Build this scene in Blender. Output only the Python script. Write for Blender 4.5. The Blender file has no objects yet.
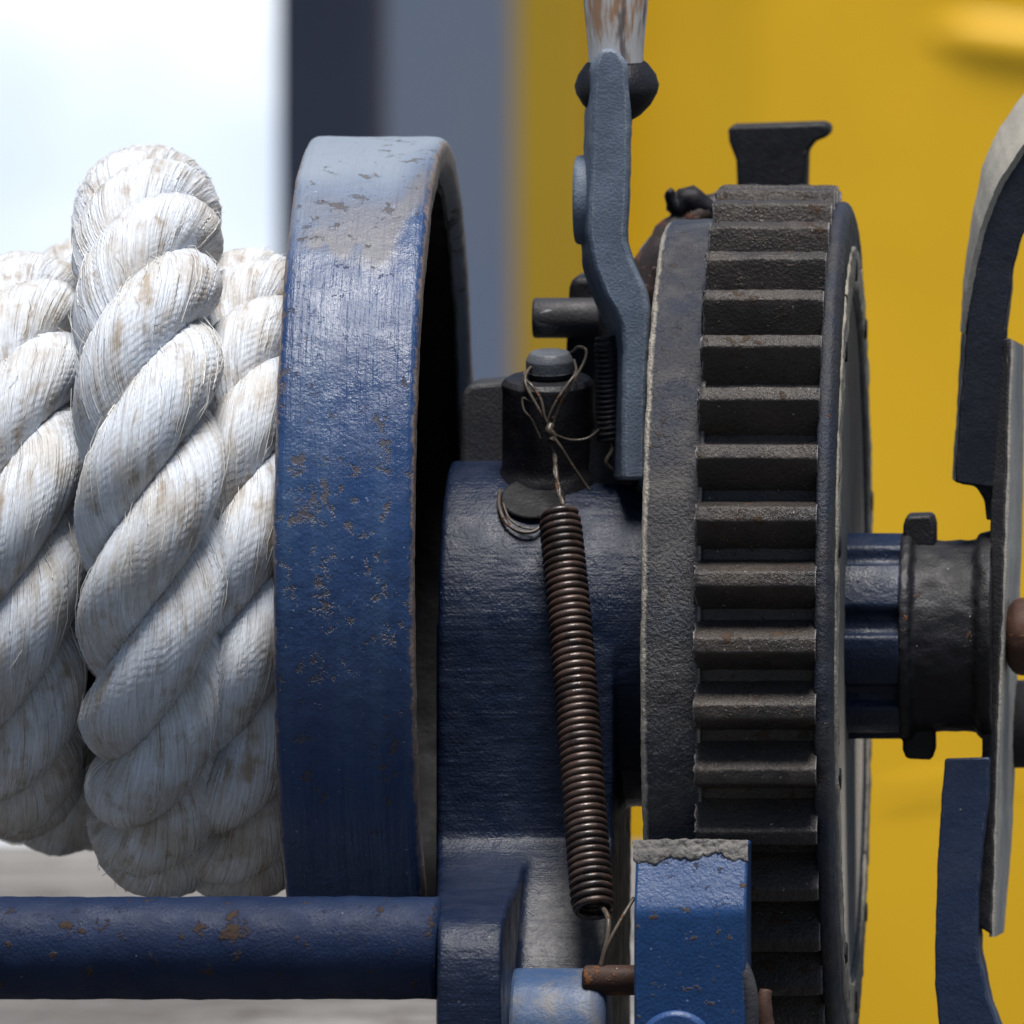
import bpy, math, random
import numpy as np
from mathutils import Vector
random.seed(7); rng = np.random.RandomState(7)
C = bpy.context.scene.collection
# ---------------------------------------------------------------- camera, sky, sun, exposure
S = 0.0003            # one modelling unit is 0.3 mm
D = 14000.0           # camera distance in units
VX, VY = 1500.0, -400.0
EYE = 1650.0
sc = bpy.context.scene
cam_d = bpy.data.cameras.new('camera'); cam = bpy.data.objects.new('camera', cam_d); C.objects.link(cam)
cam.location = ((VX-512)*S, -D*S, EYE*S); cam.rotation_euler = (math.radians(90), 0, 0)
cam_d.sensor_width = 36; cam_d.lens = 36*D/1024
cam_d.shift_x = -(VX-512)/1024; cam_d.shift_y = -(512-VY)/1024
cam_d.clip_start = 0.1; cam_d.clip_end = 2000
cam_d.dof.use_dof = True; cam_d.dof.focus_distance = (D+130)*S
cam_d.dof.aperture_fstop = (cam_d.lens/1000)/(84*S)
sc.camera = cam
SUN_EL, SUN_AZ = 77, 168       # azimuth clockwise from +Y: high, veiled sun, a little to the right
w = bpy.data.worlds.new('World'); sc.world = w; w.use_nodes = True
wn = w.node_tree; bg = wn.nodes['Background']
sky = wn.nodes.new('ShaderNodeTexSky'); sky.sky_type = 'NISHITA'; sky.sun_disc = False
sky.sun_elevation = math.radians(SUN_EL); sky.sun_rotation = math.radians(SUN_AZ)
sky.air_density = 1.0; sky.dust_density = 1.0; sky.ozone_density = 1.0
wn.links.new(sky.outputs[0], bg.inputs[0]); bg.inputs[1].default_value = 0.06
sd = bpy.data.lights.new('sun', 'SUN'); sun = bpy.data.objects.new('sun', sd); C.objects.link(sun)
sd.energy = 4.9; sd.angle = math.radians(22); sd.color = (1, .96, .9)
a, e = math.radians(SUN_AZ), math.radians(SUN_EL)
sdir = Vector((math.sin(a)*math.cos(e), math.cos(a)*math.cos(e), math.sin(e)))
sun.rotation_euler = (-sdir).to_track_quat('-Z', 'Y').to_euler(); sun.location = (0, -1, 3)
sc.view_settings.view_transform = 'Standard'; sc.view_settings.look = 'None'
sc.view_settings.exposure = 0.36; sc.view_settings.gamma = 1; sc.view_settings.use_curve_mapping = False
sc.render.engine = 'CYCLES'

# ---------------------------------------------------------------- measuring helpers (units -> points)
def X(px, t=0.0): return (px-VX)*(1+t/D)+(VX-512)
def Z(py, t=0.0): return EYE-(py-VY)*(1+t/D)
def P(px, py, t=0.0): return (X(px, t), t, Z(py, t))
TA = 470.0; ZA = 579.0      # the winch axis

def _hash(i):
    i = (i.astype(np.int64)*np.array([73856093, 19349663, 83492791])).sum(-1)
    i = (i ^ (i >> 13))*1274126177 & 0x7fffffff
    return ((i ^ (i >> 16)) & 0xffff)/65535.0
def vnoise(p):
    f = np.floor(p); r = p-f; r = r*r*(3-2*r); f = f.astype(np.int64); o = 0
    for dx in (0, 1):
        for dy in (0, 1):
            for dz in (0, 1):
                wgt = (r[:, 0] if dx else 1-r[:, 0])*(r[:, 1] if dy else 1-r[:, 1])*(r[:, 2] if dz else 1-r[:, 2])
                o = o+wgt*_hash(f+np.array([dx, dy, dz]))
    return o*2-1
def fbm(p, size, oct=3):
    p = np.asarray(p, float)/size; o = 0; a = 1
    for k in range(oct): o = o+a*vnoise(p+17.3*k); p = p*2.03; a *= .5
    return o

# ---------------------------------------------------------------- object helpers
def mesh_obj(name, V, F, mat, parent=None, uv=None, smooth=True, sharp=None, origin=None):
    V = np.asarray(V, float)*S
    if parent is not None: org = np.array(parent['_w'])
    elif origin is not None: org = np.array(origin)*S
    else: org = np.array([(V[:, 0].min()+V[:, 0].max())/2, (V[:, 1].min()+V[:, 1].max())/2, V[:, 2].min()])
    me = bpy.data.meshes.new(name)
    me.from_pydata((V-org).tolist(), [], [tuple(int(i) for i in f) for f in F])
    me.validate(); me.update()
    if uv is not None:
        l = me.uv_layers.new(name='UVMap'); vi = np.zeros(len(me.loops), int); me.loops.foreach_get('vertex_index', vi)
        u = np.asarray(uv)[vi]
        # seam: loops whose u jumps
        l.data.foreach_set('uv', u.astype(np.float32).ravel())
    if smooth:
        me.polygons.foreach_set('use_smooth', [True]*len(me.polygons))
        if sharp: me.set_sharp_from_angle(angle=math.radians(sharp))
    me.materials.append(mat)
    o = bpy.data.objects.new(name, me); C.objects.link(o)
    if parent is not None:
        o.parent = parent; o['_w'] = [float(v) for v in parent['_w']]
    else:
        o.location = org; o['_w'] = [float(v) for v in org]
    return o
def tag(o, label=None, cat=None, group=None, kind=None):
    if label: o['label'] = label
    if cat: o['category'] = cat
    if group: o['group'] = group
    if kind: o['kind'] = kind
    return o
def thing(name, label, cat, loc, group=None):
    o = bpy.data.objects.new(name, None); C.objects.link(o); o.empty_display_size = .02
    o.location = tuple(v*S for v in loc); o['_w'] = [v*S for v in loc]
    return tag(o, label, cat, group)
def bevel(o, wd, seg=3, ang=35):
    m = o.modifiers.new('bevel', 'BEVEL'); m.width = wd*S; m.segments = seg; m.limit_method = 'ANGLE'; m.angle_limit = math.radians(ang)
    m.harden_normals = False
    return o
def rough(o, size, amt, sub=0, oct_=3):
    """cast, knocked surface: real displacement of the mesh"""
    if sub:
        m = o.modifiers.new('sub', 'SUBSURF'); m.subdivision_type = 'SIMPLE'; m.levels = m.render_levels = sub
    tx = bpy.data.textures.new('lumps', 'CLOUDS'); tx.noise_scale = size*S; tx.noise_depth = 3
    m = o.modifiers.new('disp', 'DISPLACE'); m.texture = tx; m.strength = amt*S; m.mid_level = .5; m.texture_coords = 'LOCAL'
    return o
def fillet(pts, rads, n=5):
    out = []
    for i, p in enumerate(pts):
        r = rads[i] if isinstance(rads, (list, tuple)) else rads
        if r <= 0 or i in (0, len(pts)-1): out.append(np.array(p, float)); continue
        p = np.array(p, float); a = np.array(pts[i-1], float)-p; b = np.array(pts[i+1], float)-p
        la, lb = np.linalg.norm(a), np.linalg.norm(b); rr = min(r, la*.49, lb*.49)
        A = p+a/la*rr; B = p+b/lb*rr
        for k in range(n+1):
            s = k/n; out.append((1-s)**2*A+2*s*(1-s)*p+s*s*B)
    return out
def resample(pts, step):
    pts = [np.array(p, float) for p in pts]; out = [pts[0]]
    for a, b in zip(pts[:-1], pts[1:]):
        n = max(1, int(np.linalg.norm(b-a)/step))
        for k in range(1, n+1): out.append(a+(b-a)*k/n)
    return np.array(out)
def lathe(name, prof, mat, parent, y0=TA, z0=ZA, seg=128, step=None, amp=0, size=20, amp2=0, size2=5, sharp=None, cap=True):
    """prof: (x, r) pairs turned about an x-parallel axis"""
    pr = resample(prof, step) if step else np.array(prof, float)
    n = len(pr); th = np.linspace(0, 2*math.pi, seg, endpoint=False)
    x = np.repeat(pr[:, 0][None], seg, 0); r = np.repeat(pr[:, 1][None], seg, 0)
    T = np.repeat(th[:, None], n, 1)
    V = np.stack([x, y0-r*np.cos(T), z0+r*np.sin(T)], -1).reshape(-1, 3)
    if amp or amp2:
        d = np.zeros(len(V))
        if amp: d += amp*fbm(V, size)
        if amp2: d += amp2*fbm(V+91, size2, 2)
        d2 = np.gradient(pr, axis=0); nx = -d2[:, 1]; nr = d2[:, 0]; l = np.hypot(nx, nr)+1e-9
        nx, nr = nx/l, nr/l
        NX = np.repeat(nx[None], seg, 0).ravel(); NR = np.repeat(nr[None], seg, 0).ravel(); TT = T.ravel()
        ok = (r.ravel() > 1)
        V[:, 0] += NX*d*ok; V[:, 1] -= NR*np.cos(TT)*d*ok; V[:, 2] += NR*np.sin(TT)*d*ok
    i = np.arange(seg)[:, None]; j = np.arange(n-1)[None]
    a_ = i*n+j; b_ = i*n+j+1; c_ = ((i+1) % seg)*n+j+1; d_ = ((i+1) % seg)*n+j
    F = np.stack([a_, b_, c_, d_], -1).reshape(-1, 4).tolist()
    if cap: F.append([int(k*n) for k in range(seg)]); F.append([int(k*n+n-1) for k in range(seg)][::-1])
    return mesh_obj(name, V, F, mat, parent, sharp=sharp)
def tube(name, pts, r, mat, parent=None, seg=10, rad=None, closed=False, sub=1):
    pts = np.array(pts, float)
    if sub > 1:      # Catmull-Rom
        q = []; n = len(pts)
        for i in range(n-1):
            p0, p1, p2, p3 = pts[max(i-1, 0)], pts[i], pts[i+1], pts[min(i+2, n-1)]
            for k in range(sub):
                s = k/sub
                q.append(.5*((2*p1)+(-p0+p2)*s+(2*p0-5*p1+4*p2-p3)*s*s+(-p0+3*p1-3*p2+p3)*s**3))
        q.append(pts[-1]); pts = np.array(q)
    n = len(pts); T = np.gradient(pts, axis=0); T /= np.linalg.norm(T, axis=1)[:, None]+1e-9
    N = np.zeros_like(T); u = np.array([0, 0, 1.]) if abs(T[0, 2]) < .9 else np.array([1., 0, 0])
    for i in range(n):
        u = u-T[i]*u.dot(T[i]); u /= np.linalg.norm(u); N[i] = u
    B = np.cross(T, N); a = np.linspace(0, 2*math.pi, seg, endpoint=False)
    if rad is None: R = np.full(n, r)
    else: R = np.interp(np.linspace(0, 1, n), np.linspace(0, 1, len(rad)), rad)
    V = (pts[:, None]+R[:, None, None]*(np.cos(a)[None, :, None]*N[:, None]+np.sin(a)[None, :, None]*B[:, None])).reshape(-1, 3)
    F = [(i*seg+j, i*seg+(j+1) % seg, (i+1)*seg+(j+1) % seg, (i+1)*seg+j) for i in range(n-1) for j in range(seg)]
    F += [tuple(range(seg))[::-1], tuple(range((n-1)*seg, n*seg))]
    return mesh_obj(name, V, F, mat, parent)
def prism_x(name, prof, x0, x1, mat, parent, bev=6, nx=1):
    """prof: (y, z) polygon extruded along x"""
    n = len(prof); V = []; F = []
    for k in range(nx+1):
        x = x0+(x1-x0)*k/nx
        V += [(x, p[0], p[1]) for p in prof]
    for k in range(nx): F += [(k*n+i, k*n+(i+1) % n, (k+1)*n+(i+1) % n, (k+1)*n+i) for i in range(n)]
    F += [tuple(range(n))[::-1], tuple(range(nx*n, nx*n+n))]
    o = mesh_obj(name, V, F, mat, parent, sharp=35); fixn(o)
    return bevel(o, bev) if bev else o
def prism_y(name, outline, t0, t1, mat, parent, bev=4, tref=None):
    """outline: picture-plane points measured at depth tref, extruded in depth"""
    tr = t0 if tref is None else tref
    q = [(X(a, tr), Z(b, tr)) for a, b in outline]; n = len(q)
    V = [(a, t0, b) for a, b in q]+[(a, t1, b) for a, b in q]
    F = [(i, (i+1) % n, n+(i+1) % n, n+i) for i in range(n)]+[tuple(range(n))[::-1], tuple(range(n, 2*n))]
    o = mesh_obj(name, V, F, mat, parent, sharp=35); fixn(o)
    return bevel(o, bev) if bev else o
def fixn(o):
    import bmesh
    b = bmesh.new(); b.from_mesh(o.data); bmesh.ops.recalc_face_normals(b, faces=b.faces); b.to_mesh(o.data); b.free()
def loft(name, lines, ts, mat, parent, n=24, bev=3, amp=0, size=14):
    """lines: picture-plane edge lines of one bar, ts: depth of each"""
    L = []
    for ln, t in zip(lines, ts):
        ln = np.array(ln, float); s = np.r_[0, np.cumsum(np.hypot(*np.diff(ln, axis=0).T))]; s /= s[-1]
        u = np.linspace(0, 1, n)
        tt = np.interp(u, np.linspace(0, 1, len(t)), t) if isinstance(t, (list, tuple)) else np.full(n, t)
        q = np.stack([np.interp(u, s, ln[:, 0]), np.interp(u, s, ln[:, 1])], -1)
        q[1:-1] = (q[:-2]+2*q[1:-1]+q[2:])/4
        L.append([P(a, b, c) for (a, b), c in zip(q, tt)])
    m = len(L); V = [L[k][i] for i in range(n) for k in range(m)]
    V = np.array(V)
    if amp:
        V[:, 0] += amp*fbm(V, size); V[:, 2] += amp*fbm(V+40, size)
    F = [(i*m+k, i*m+(k+1) % m, (i+1)*m+(k+1) % m, (i+1)*m+k) for i in range(n-1) for k in range(m)]
    F += [tuple(range(m))[::-1], tuple(range((n-1)*m, n*m))]
    o = mesh_obj(name, V, F, mat, parent, sharp=35); fixn(o)
    return bevel(o, bev, 2) if bev else o

# ---------------------------------------------------------------- materials
class NT:
    def __init__(s, name):
        s.m = bpy.data.materials.new(name); s.m.use_nodes = True; s.t = s.m.node_tree; s.b = s.t.nodes['Principled BSDF']
        s.tc = s.t.nodes.new('ShaderNodeTexCoord'); s.co = s.tc.outputs['Object']
    def n(s, ty, **k):
        x = s.t.nodes.new(ty)
        for a, v in k.items(): setattr(x, a, v)
        return x
    def l(s, a, b): s.t.links.new(a, b)
    def noise(s, size, detail=3, rough_=.55, scale=(1, 1, 1), co=None, off=(0, 0, 0), dist=0):
        mp = s.n('ShaderNodeMapping'); mp.inputs['Scale'].default_value = scale; mp.inputs['Location'].default_value = off
        s.l(co or s.co, mp.inputs[0]); t = s.n('ShaderNodeTexNoise'); s.l(mp.outputs[0], t.inputs['Vector'])
        t.inputs['Scale'].default_value = 1/(size*S) if co is None else 1/size
        t.inputs['Detail'].default_value = detail; t.inputs['Roughness'].default_value = rough_; t.inputs['Distortion'].default_value = dist
        return t.outputs[0]
    def ramp(s, v, a, b, lo=0., hi=1.):
        r = s.n('ShaderNodeMapRange'); s.l(v, r.inputs[0]); r.interpolation_type = 'SMOOTHSTEP'
        r.inputs[1].default_value = a; r.inputs[2].default_value = b; r.inputs[3].default_value = lo; r.inputs[4].default_value = hi
        return r.outputs[0]
    def mix(s, f, a, b):
        m = s.n('ShaderNodeMix', data_type='RGBA')
        if isinstance(f, float): m.inputs[0].default_value = f
        else: s.l(f, m.inputs[0])
        for i, v in ((6, a), (7, b)):
            if isinstance(v, tuple): m.inputs[i].default_value = (*v, 1)
            else: s.l(v, m.inputs[i])
        return m.outputs[2]
    def math(s, op, a, b=0.):
        m = s.n('ShaderNodeMath', operation=op)
        for i, v in ((0, a), (1, b)):
            if isinstance(v, (int, float)): m.inputs[i].default_value = v
            else: s.l(v, m.inputs[i])
        return m.outputs[0]
    def bump(s, h, dist, prev=None, strength=1.):
        b = s.n('ShaderNodeBump'); b.inputs['Strength'].default_value = strength; b.inputs['Distance'].default_value = dist*S
        s.l(h, b.inputs['Height'])
        if prev is not None: s.l(prev, b.inputs['Normal'])
        return b.outputs[0]
    def edge(s, r=3.5, at=.06, nz=.22, amt=.9):
        b = s.n('ShaderNodeBevel'); b.samples = 6; b.inputs['Radius'].default_value = r*S
        g = s.n('ShaderNodeNewGeometry'); d = s.n('ShaderNodeVectorMath', operation='DOT_PRODUCT')
        s.l(b.outputs[0], d.inputs[0]); s.l(g.outputs['Normal'], d.inputs[1])
        e = s.math('SUBTRACT', 1., d.outputs['Value']); e = s.math('SUBTRACT', e, s.math('MULTIPLY', s.ramp(s.noise(10, 4, .65, off=(.4, .9, .1)), .35, .65), nz))
        return s.ramp(e, at*.3, at+.05, 0, amt)
    def out(s, col, rgh, nrm=None, metal=0., spec=.5, coat=0):
        for k, v in (('Base Color', col), ('Roughness', rgh), ('Metallic', metal)):
            if isinstance(v, tuple): s.b.inputs[k].default_value = (*v, 1)
            elif isinstance(v, (int, float)): s.b.inputs[k].default_value = v
            else: s.l(v, s.b.inputs[k])
        s.b.inputs['Specular IOR Level'].default_value = spec
        if nrm is not None: s.l(nrm, s.b.inputs['Normal'])
        if coat: s.b.inputs['Coat Weight'].default_value = coat; s.b.inputs['Coat Roughness'].default_value = .25
        return s.m

def iron(name, c1, c2, rust=(.10, .045, .02), rust_at=.60, wear=(.30, .27, .24), wear_at=.53, rgh=(.35, .6), grain=3.2, gb=.5,
         lump=16, lb=.8, strokes=None, sb=.6, spec=.5, fleck=.765, fleckc=(.35, .33, .3), rust_size=24, dust=None, edge_r=3.2, edge_at=.05, edge_n=.16, foot=False, lip=None):
    s = NT(name)
    col = s.mix(s.ramp(s.noise(70, 4), .35, .65), c1, c2)
    g = s.noise(grain, 4, .6)
    col = s.mix(s.ramp(g, .3, .7, 0, .35), col, tuple(v*.45 for v in c1))
    if dust: col = s.mix(s.ramp(s.noise(40, 5, .7, off=(3, 1, 2)), .42, .7, 0, .8), col, dust)
    if foot:       # dry dust lies over the foot; its outline is ragged
        q = s.n('ShaderNodeSeparateXYZ'); s.l(s.co, q.inputs[0])
        nz = s.math('MULTIPLY', s.math('SUBTRACT', s.noise(60, 5, .65), .5), 60*S)
        fx = s.ramp(s.math('ADD', q.outputs[0], nz), -14*S, 14*S); fz = s.ramp(s.math('ADD', q.outputs[2], nz), 370*S, 330*S)
        col = s.mix(s.math('MULTIPLY', s.math('MULTIPLY', fx, fz), s.ramp(s.noise(9, 5, .7), .3, .7, .35, .9)), col, (.115, .112, .115))
    rn = s.noise(rust_size, 5, .68, off=(.7, .2, .9)); rm = s.ramp(rn, rust_at, rust_at+.06)
    col = s.mix(rm, col, rust)
    fl = s.ramp(s.noise(5, 2, .5, off=(.1, .5, .3)), fleck, fleck+.04, 0, .8); col = s.mix(fl, col, fleckc)
    pw = s.edge(edge_r, edge_at, edge_n)
    col = s.mix(pw, col, wear)
    if lip:       # paint rubbed off along one rim
        q2 = s.n('ShaderNodeSeparateXYZ'); s.l(s.co, q2.inputs[0])
        lx = s.math('ADD', q2.outputs[0], s.math('MULTIPLY', s.math('SUBTRACT', s.noise(14, 4, .65), .5), 9*S))
        lm = s.math('MULTIPLY', s.ramp(lx, (lip+3.5)*S, (lip-1)*S), .85); col = s.mix(lm, col, wear)
    r = s.ramp(s.noise(30, 3, off=(.5, 0, 0)), .3, .7, rgh[0], rgh[1])
    r = s.math('MAXIMUM', r, s.math('MULTIPLY', rm, .85))
    nb = s.bump(s.noise(lump, 4, .55), lb)
    nb = s.bump(g, gb, nb)
    nb = s.bump(rm, .8, nb)
    if strokes: nb = s.bump(s.noise(7, 4, .6, scale=strokes), sb, nb)
    return s.out(col, s.math('SUBTRACT', r, .04), nb, spec=spec*.55)

BLUE = (.020, .060, .19); BLUE2 = (.030, .075, .20)
m_blue = iron('blue_paint', (.018, .055, .17), (.026, .066, .18), rust_at=.66, rgh=(.34, .5), lump=14, lb=1.0)
m_darkblue = iron('dark_blue_casting', (.007, .014, .036), (.011, .019, .046), rust_at=.72, rgh=(.34, .55), lump=12, lb=1.5, gb=.8, wear=(.12, .12, .13))
m_iron_shade = iron('dark_iron_and_cup_shade', (.011, .011, .014), (.018, .018, .020), rust_at=.68, rgh=(.45, .7), gb=1.0, lb=1.5, wear=(.03, .03, .03), fleck=.78, fleckc=(.06, .06, .06), spec=.25)  # near-black iron; in the flange cup the colour paints in the shade
m_bar = iron('blue_bar_paint', (.005, .014, .046), (.008, .019, .056), rust_at=.60, rust=(.035, .022, .016), rgh=(.5, .68), lump=18, lb=.9, gb=1.0, spec=.32)
m_black = iron('black_greasy_iron', (.009, .009, .012), (.015, .015, .020), rust_at=.66, rgh=(.44, .66), wear=(.10, .10, .11), gb=.9, fleck=.76)
m_gear = iron('greasy_gear_metal', (.036, .032, .031), (.058, .048, .042), rust=(.05, .030, .018), rust_at=.60, rgh=(.22, .42), grain=3.2, gb=2.0,
              lump=13, lb=.9, wear=(.32, .31, .32), edge_at=.03, edge_n=.10, fleck=.72)
m_casting = iron('dark_blue_casting_dusty_foot', (.0045, .011, .032), (.008, .015, .040), rust_at=.72, rust=(.022, .018, .016), rust_size=60, rgh=(.34, .54), lump=14, lb=1.0, gb=1.1, strokes=(.08, 1, 1), sb=1.2, wear=(.10, .11, .13), spec=.5, foot=True)
m_ring = iron('grey_painted_ring', (.050, .048, .052), (.032, .038, .056), rust=(.045, .035, .03), rust_at=.62, rgh=(.30, .46), grain=3.6, gb=4.2,
              lump=12, lb=.4, wear=(.42, .38, .32), wear_at=.515, fleck=.75, dust=(.085, .080, .078), edge_r=9, edge_at=.04, edge_n=.06, lip=X(640, 42)-X(750, 0)+4)
m_dusty = iron('dusty_casting', (.040, .050, .080), (.070, .070, .075), rust_at=.7, rgh=(.5, .7), gb=1.2, dust=(.11, .105, .10), wear_at=.58)
m_shroud = iron('blue_grey_shroud', (.022, .027, .044), (.042, .040, .042), rust_at=.66, rgh=(.42, .65), grain=3.2, gb=2.2, wear=(.3, .28, .25))
m_dirty = iron('dried_mud_face', (.36, .33, .27), (.20, .185, .16), rust_at=.62, rust=(.02, .018, .018), rgh=(.6, .85), grain=4, gb=1.5, rust_size=30)
m_lever = iron('grey_blue_lever', (.16, .20, .27), (.10, .13, .18), rust_at=.70, rgh=(.42, .6), grain=3, gb=.9, wear=(.5, .49, .46), edge_r=8, edge_at=.03, edge_n=.08)
m_arm = iron('navy_arm', (.012, .015, .024), (.018, .022, .034), rust=(.06, .03, .02), rust_at=.72, rgh=(.45, .65), gb=.7, wear_at=.60, fleck=.76)
m_armtop = iron('lit_pale_edge', (.42, .39, .33), (.34, .32, .28), rust=(.20, .16, .12), rust_at=.70, rgh=(.5, .75), gb=.6)
m_plate = iron('scuffed_plate', (.050, .048, .053), (.034, .036, .045), rust_at=.7, rgh=(.45, .7), gb=.9, wear_at=.58)
m_wire = iron('old_wire', (.050, .040, .032), (.085, .070, .058), rust_at=.58, rgh=(.3, .45), wear=(.15, .13, .12), wear_at=.6, gb=.3, lb=.2)
m_rust = iron('rusty_steel', (.045, .024, .018), (.075, .036, .024), rust=(.14, .055, .02), rust_at=.58, rgh=(.6, .8))
m_crust = iron('grey_grease_crust', (.16, .15, .145), (.10, .095, .092), rust=(.06, .05, .042), rust_at=.66, rgh=(.45, .7), grain=5, gb=2.2, lump=11, lb=3)
m_pin = iron('worn_pin_head', (.13, .135, .145), (.09, .10, .12), rust_at=.72, rgh=(.35, .55), gb=.8, wear=(.4, .4, .4))

def spring_mat():
    s = NT('brown_spring_wire')
    c = s.mix(s.ramp(s.noise(30, 4), .35, .65), (.022, .016, .016), (.062, .040, .034))
    c = s.mix(s.ramp(s.noise(6, 3, off=(1, 2, 3)), .58, .70), c, (.09, .045, .03))
    nb = s.bump(s.noise(2.5, 3), .35)
    return s.out(c, s.ramp(s.noise(14, 3), .3, .7, .28, .5), nb, metal=.25, spec=.6)
m_spring = spring_mat()

def flange_mat():
    """blue paint brushed on round the rim; a chalky grey film with an edge of its own covers the crown"""
    s = NT('blue_flange_paint')
    xyz = s.n('ShaderNodeSeparateXYZ'); s.l(s.co, xyz.inputs[0])
    # angle round the axis and brush strokes following it
    dy = s.math('SUBTRACT', 0., xyz.outputs[1]); ang = s.math('ARCTAN2', xyz.outputs[2], dy)
    cmb = s.n('ShaderNodeCombineXYZ'); s.l(xyz.outputs[0], cmb.inputs[0]); s.l(s.math('MULTIPLY', ang, 437*S), cmb.inputs[1])
    st = s.noise(6.5/1, 4, .6, scale=(1/S, .045/S, 1), co=cmb.outputs[0])
    st2 = s.noise(24, 3, .5, scale=(1/S, .07/S, 1), co=cmb.outputs[0])
    col = s.mix(s.ramp(s.noise(90, 4), .3, .7), (.008, .033, .110), (.013, .042, .128))
    col = s.mix(s.ramp(st2, .42, .68, 0, .45), col, (.034, .078, .165))
    col = s.mix(s.ramp(s.noise(4, 4), .35, .75, 0, .35), col, (.012, .035, .10))
    # chalky film over the crown, tide mark near 47 degrees
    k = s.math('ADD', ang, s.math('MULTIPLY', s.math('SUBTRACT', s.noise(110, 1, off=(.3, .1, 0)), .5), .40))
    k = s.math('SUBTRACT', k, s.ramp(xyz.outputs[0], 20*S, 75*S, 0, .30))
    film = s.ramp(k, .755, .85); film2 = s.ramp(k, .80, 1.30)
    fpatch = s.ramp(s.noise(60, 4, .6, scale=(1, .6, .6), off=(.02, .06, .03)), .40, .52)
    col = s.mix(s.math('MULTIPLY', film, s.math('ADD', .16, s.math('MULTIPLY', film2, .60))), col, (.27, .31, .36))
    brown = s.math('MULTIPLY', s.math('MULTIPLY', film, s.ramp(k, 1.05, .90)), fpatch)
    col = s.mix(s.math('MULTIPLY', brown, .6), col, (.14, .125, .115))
    rn = s.noise(20, 5, .72, off=(.71, .25, .9)); rn = s.math('ADD', rn, s.math('MULTIPLY', s.math('SUBTRACT', s.noise(130, 2, off=(.15, .35, .5)), .5), .42)); rm = s.ramp(rn, .60, .67)
    col = s.mix(s.math('MULTIPLY', rm, .75), col, (.065, .050, .042))
    rm2 = s.ramp(s.noise(9, 4, .6, off=(.31, .65, .2)), .70, .73); col = s.mix(rm2, col, (.11, .055, .03))
    fl = s.ramp(s.noise(4.5, 2, .5, off=(.1, .5, .3)), .735, .76, 0, .7); col = s.mix(fl, col, (.28, .36, .48))
    ax = s.math('ABSOLUTE', xyz.outputs[0])
    ax = s.math('ADD', ax, s.math('MULTIPLY', s.math('SUBTRACT', s.noise(13, 5, .68, off=(.2, .2, .7)), .5), 14*S))
    pw = s.ramp(ax, 66*S, 70*S, 0, .85)
    col = s.mix(pw, col, (.21, .155, .12))
    r = s.ramp(s.noise(30, 3), .3, .7, .32, .46); r = s.math('MAXIMUM', r, s.math('MULTIPLY', film, .5)); r = s.math('MAXIMUM', r, s.math('MULTIPLY', rm, .8))
    nb = s.bump(s.noise(17, 4, .6), 1.3); nb = s.bump(st, 1.7, nb); nb = s.bump(st2, 2.6, nb); nb = s.bump(s.noise(3.6, 4, .6), .8, nb)
    nb = s.bump(s.math('SUBTRACT', film, s.math('ADD', rm, rm2)), .8, nb)
    return s.out(col, r, nb, spec=.55)
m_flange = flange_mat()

def rope_mat():
    s = NT('soiled_white_rope')
    uv = s.tc.outputs['UV']        # u round the strand along the yarns, v along, both in units
    f1 = s.noise(2.6, 4, .6, scale=(1, .11, 1), co=uv); f2 = s.noise(7, 3, .5, scale=(1, .09, 1), co=uv, off=(40, 3, 0))
    f3 = s.noise(16, 4, .6, scale=(1, .32, 1), co=uv, off=(9, 30, 0))
    col = s.mix(s.ramp(f1, .3, .7), (.54, .58, .65), (.70, .75, .83))
    d = s.ramp(s.math('ADD', s.math('MULTIPLY', s.noise(60, 4, .6), .62), s.math('MULTIPLY', f3, .38)), .42, .60)
    col = s.mix(s.math('MULTIPLY', d, .55), col, (.42, .37, .30))
    d2 = s.ramp(s.math('ADD', s.math('MULTIPLY', s.noise(26, 3, .6, off=(.2, .1, .4)), .5), s.math('MULTIPLY', f3, .5)), .50, .68)
    col = s.mix(s.math('MULTIPLY', d2, .75), col, (.27, .19, .11))
    col = s.mix(s.ramp(f2, .60, .70, 0, .45), col, (.34, .31, .28))
    nb = s.bump(f2, 5); nb = s.bump(f1, 3.2, nb)
    s.b.inputs['Sheen Weight'].default_value = .25
    s.b.inputs['Subsurface Weight'].default_value = .0
    return s.out(col, .62, nb, spec=.35)
m_rope = rope_mat()
s_ = NT('loose_rope_fibre'); m_fibre = s_.out((.72, .71, .68), .6)

def handle_mat():
    s = NT('peeling_white_handle')
    a = s.noise(16, 4, .6, scale=(1, 1, .12)); c = s.mix(s.ramp(a, .47, .60), (.60, .58, .56), (.42, .24, .14))
    c = s.mix(s.ramp(s.noise(18, 4, .6, scale=(1, 1, .15), off=(.2, .3, 0)), .55, .66), c, (.16, .13, .12))
    return s.out(c, .55, s.bump(a, 1.))
m_handle = handle_mat()
def deck_mat():
    s = NT('weathered_deck')
    a = s.noise(260, 6, .65, scale=(.25, 1, 1)); b = s.noise(60, 6, .75, scale=(.5, 1, 1))
    c = s.mix(s.ramp(a, .35, .65), (.10, .095, .09), (.24, .23, .22)); c = s.mix(s.ramp(b, .46, .60, 0, .9), c, (.06, .05, .045))
    return s.out(c, .85, s.bump(b, 9))
def plain(name, c1, c2, size, rgh=.5, bmp=0):
    s = NT(name); a = s.noise(size, 4); c = s.mix(s.ramp(a, .35, .65), c1, c2)
    return s.out(c, rgh, s.bump(a, bmp) if bmp else None)
m_deck = deck_mat()
m_ground = plain('dark_yard_ground', (.05, .05, .052), (.07, .07, .07), 3000, .9)
m_white = plain('white_backdrop_paint', (.38, .45, .55), (.86, .87, .88), 3200, .8)
m_yellow = plain('yellow_machine_paint', (.80, .455, .007), (.95, .56, .014), 1500, .45)
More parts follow.
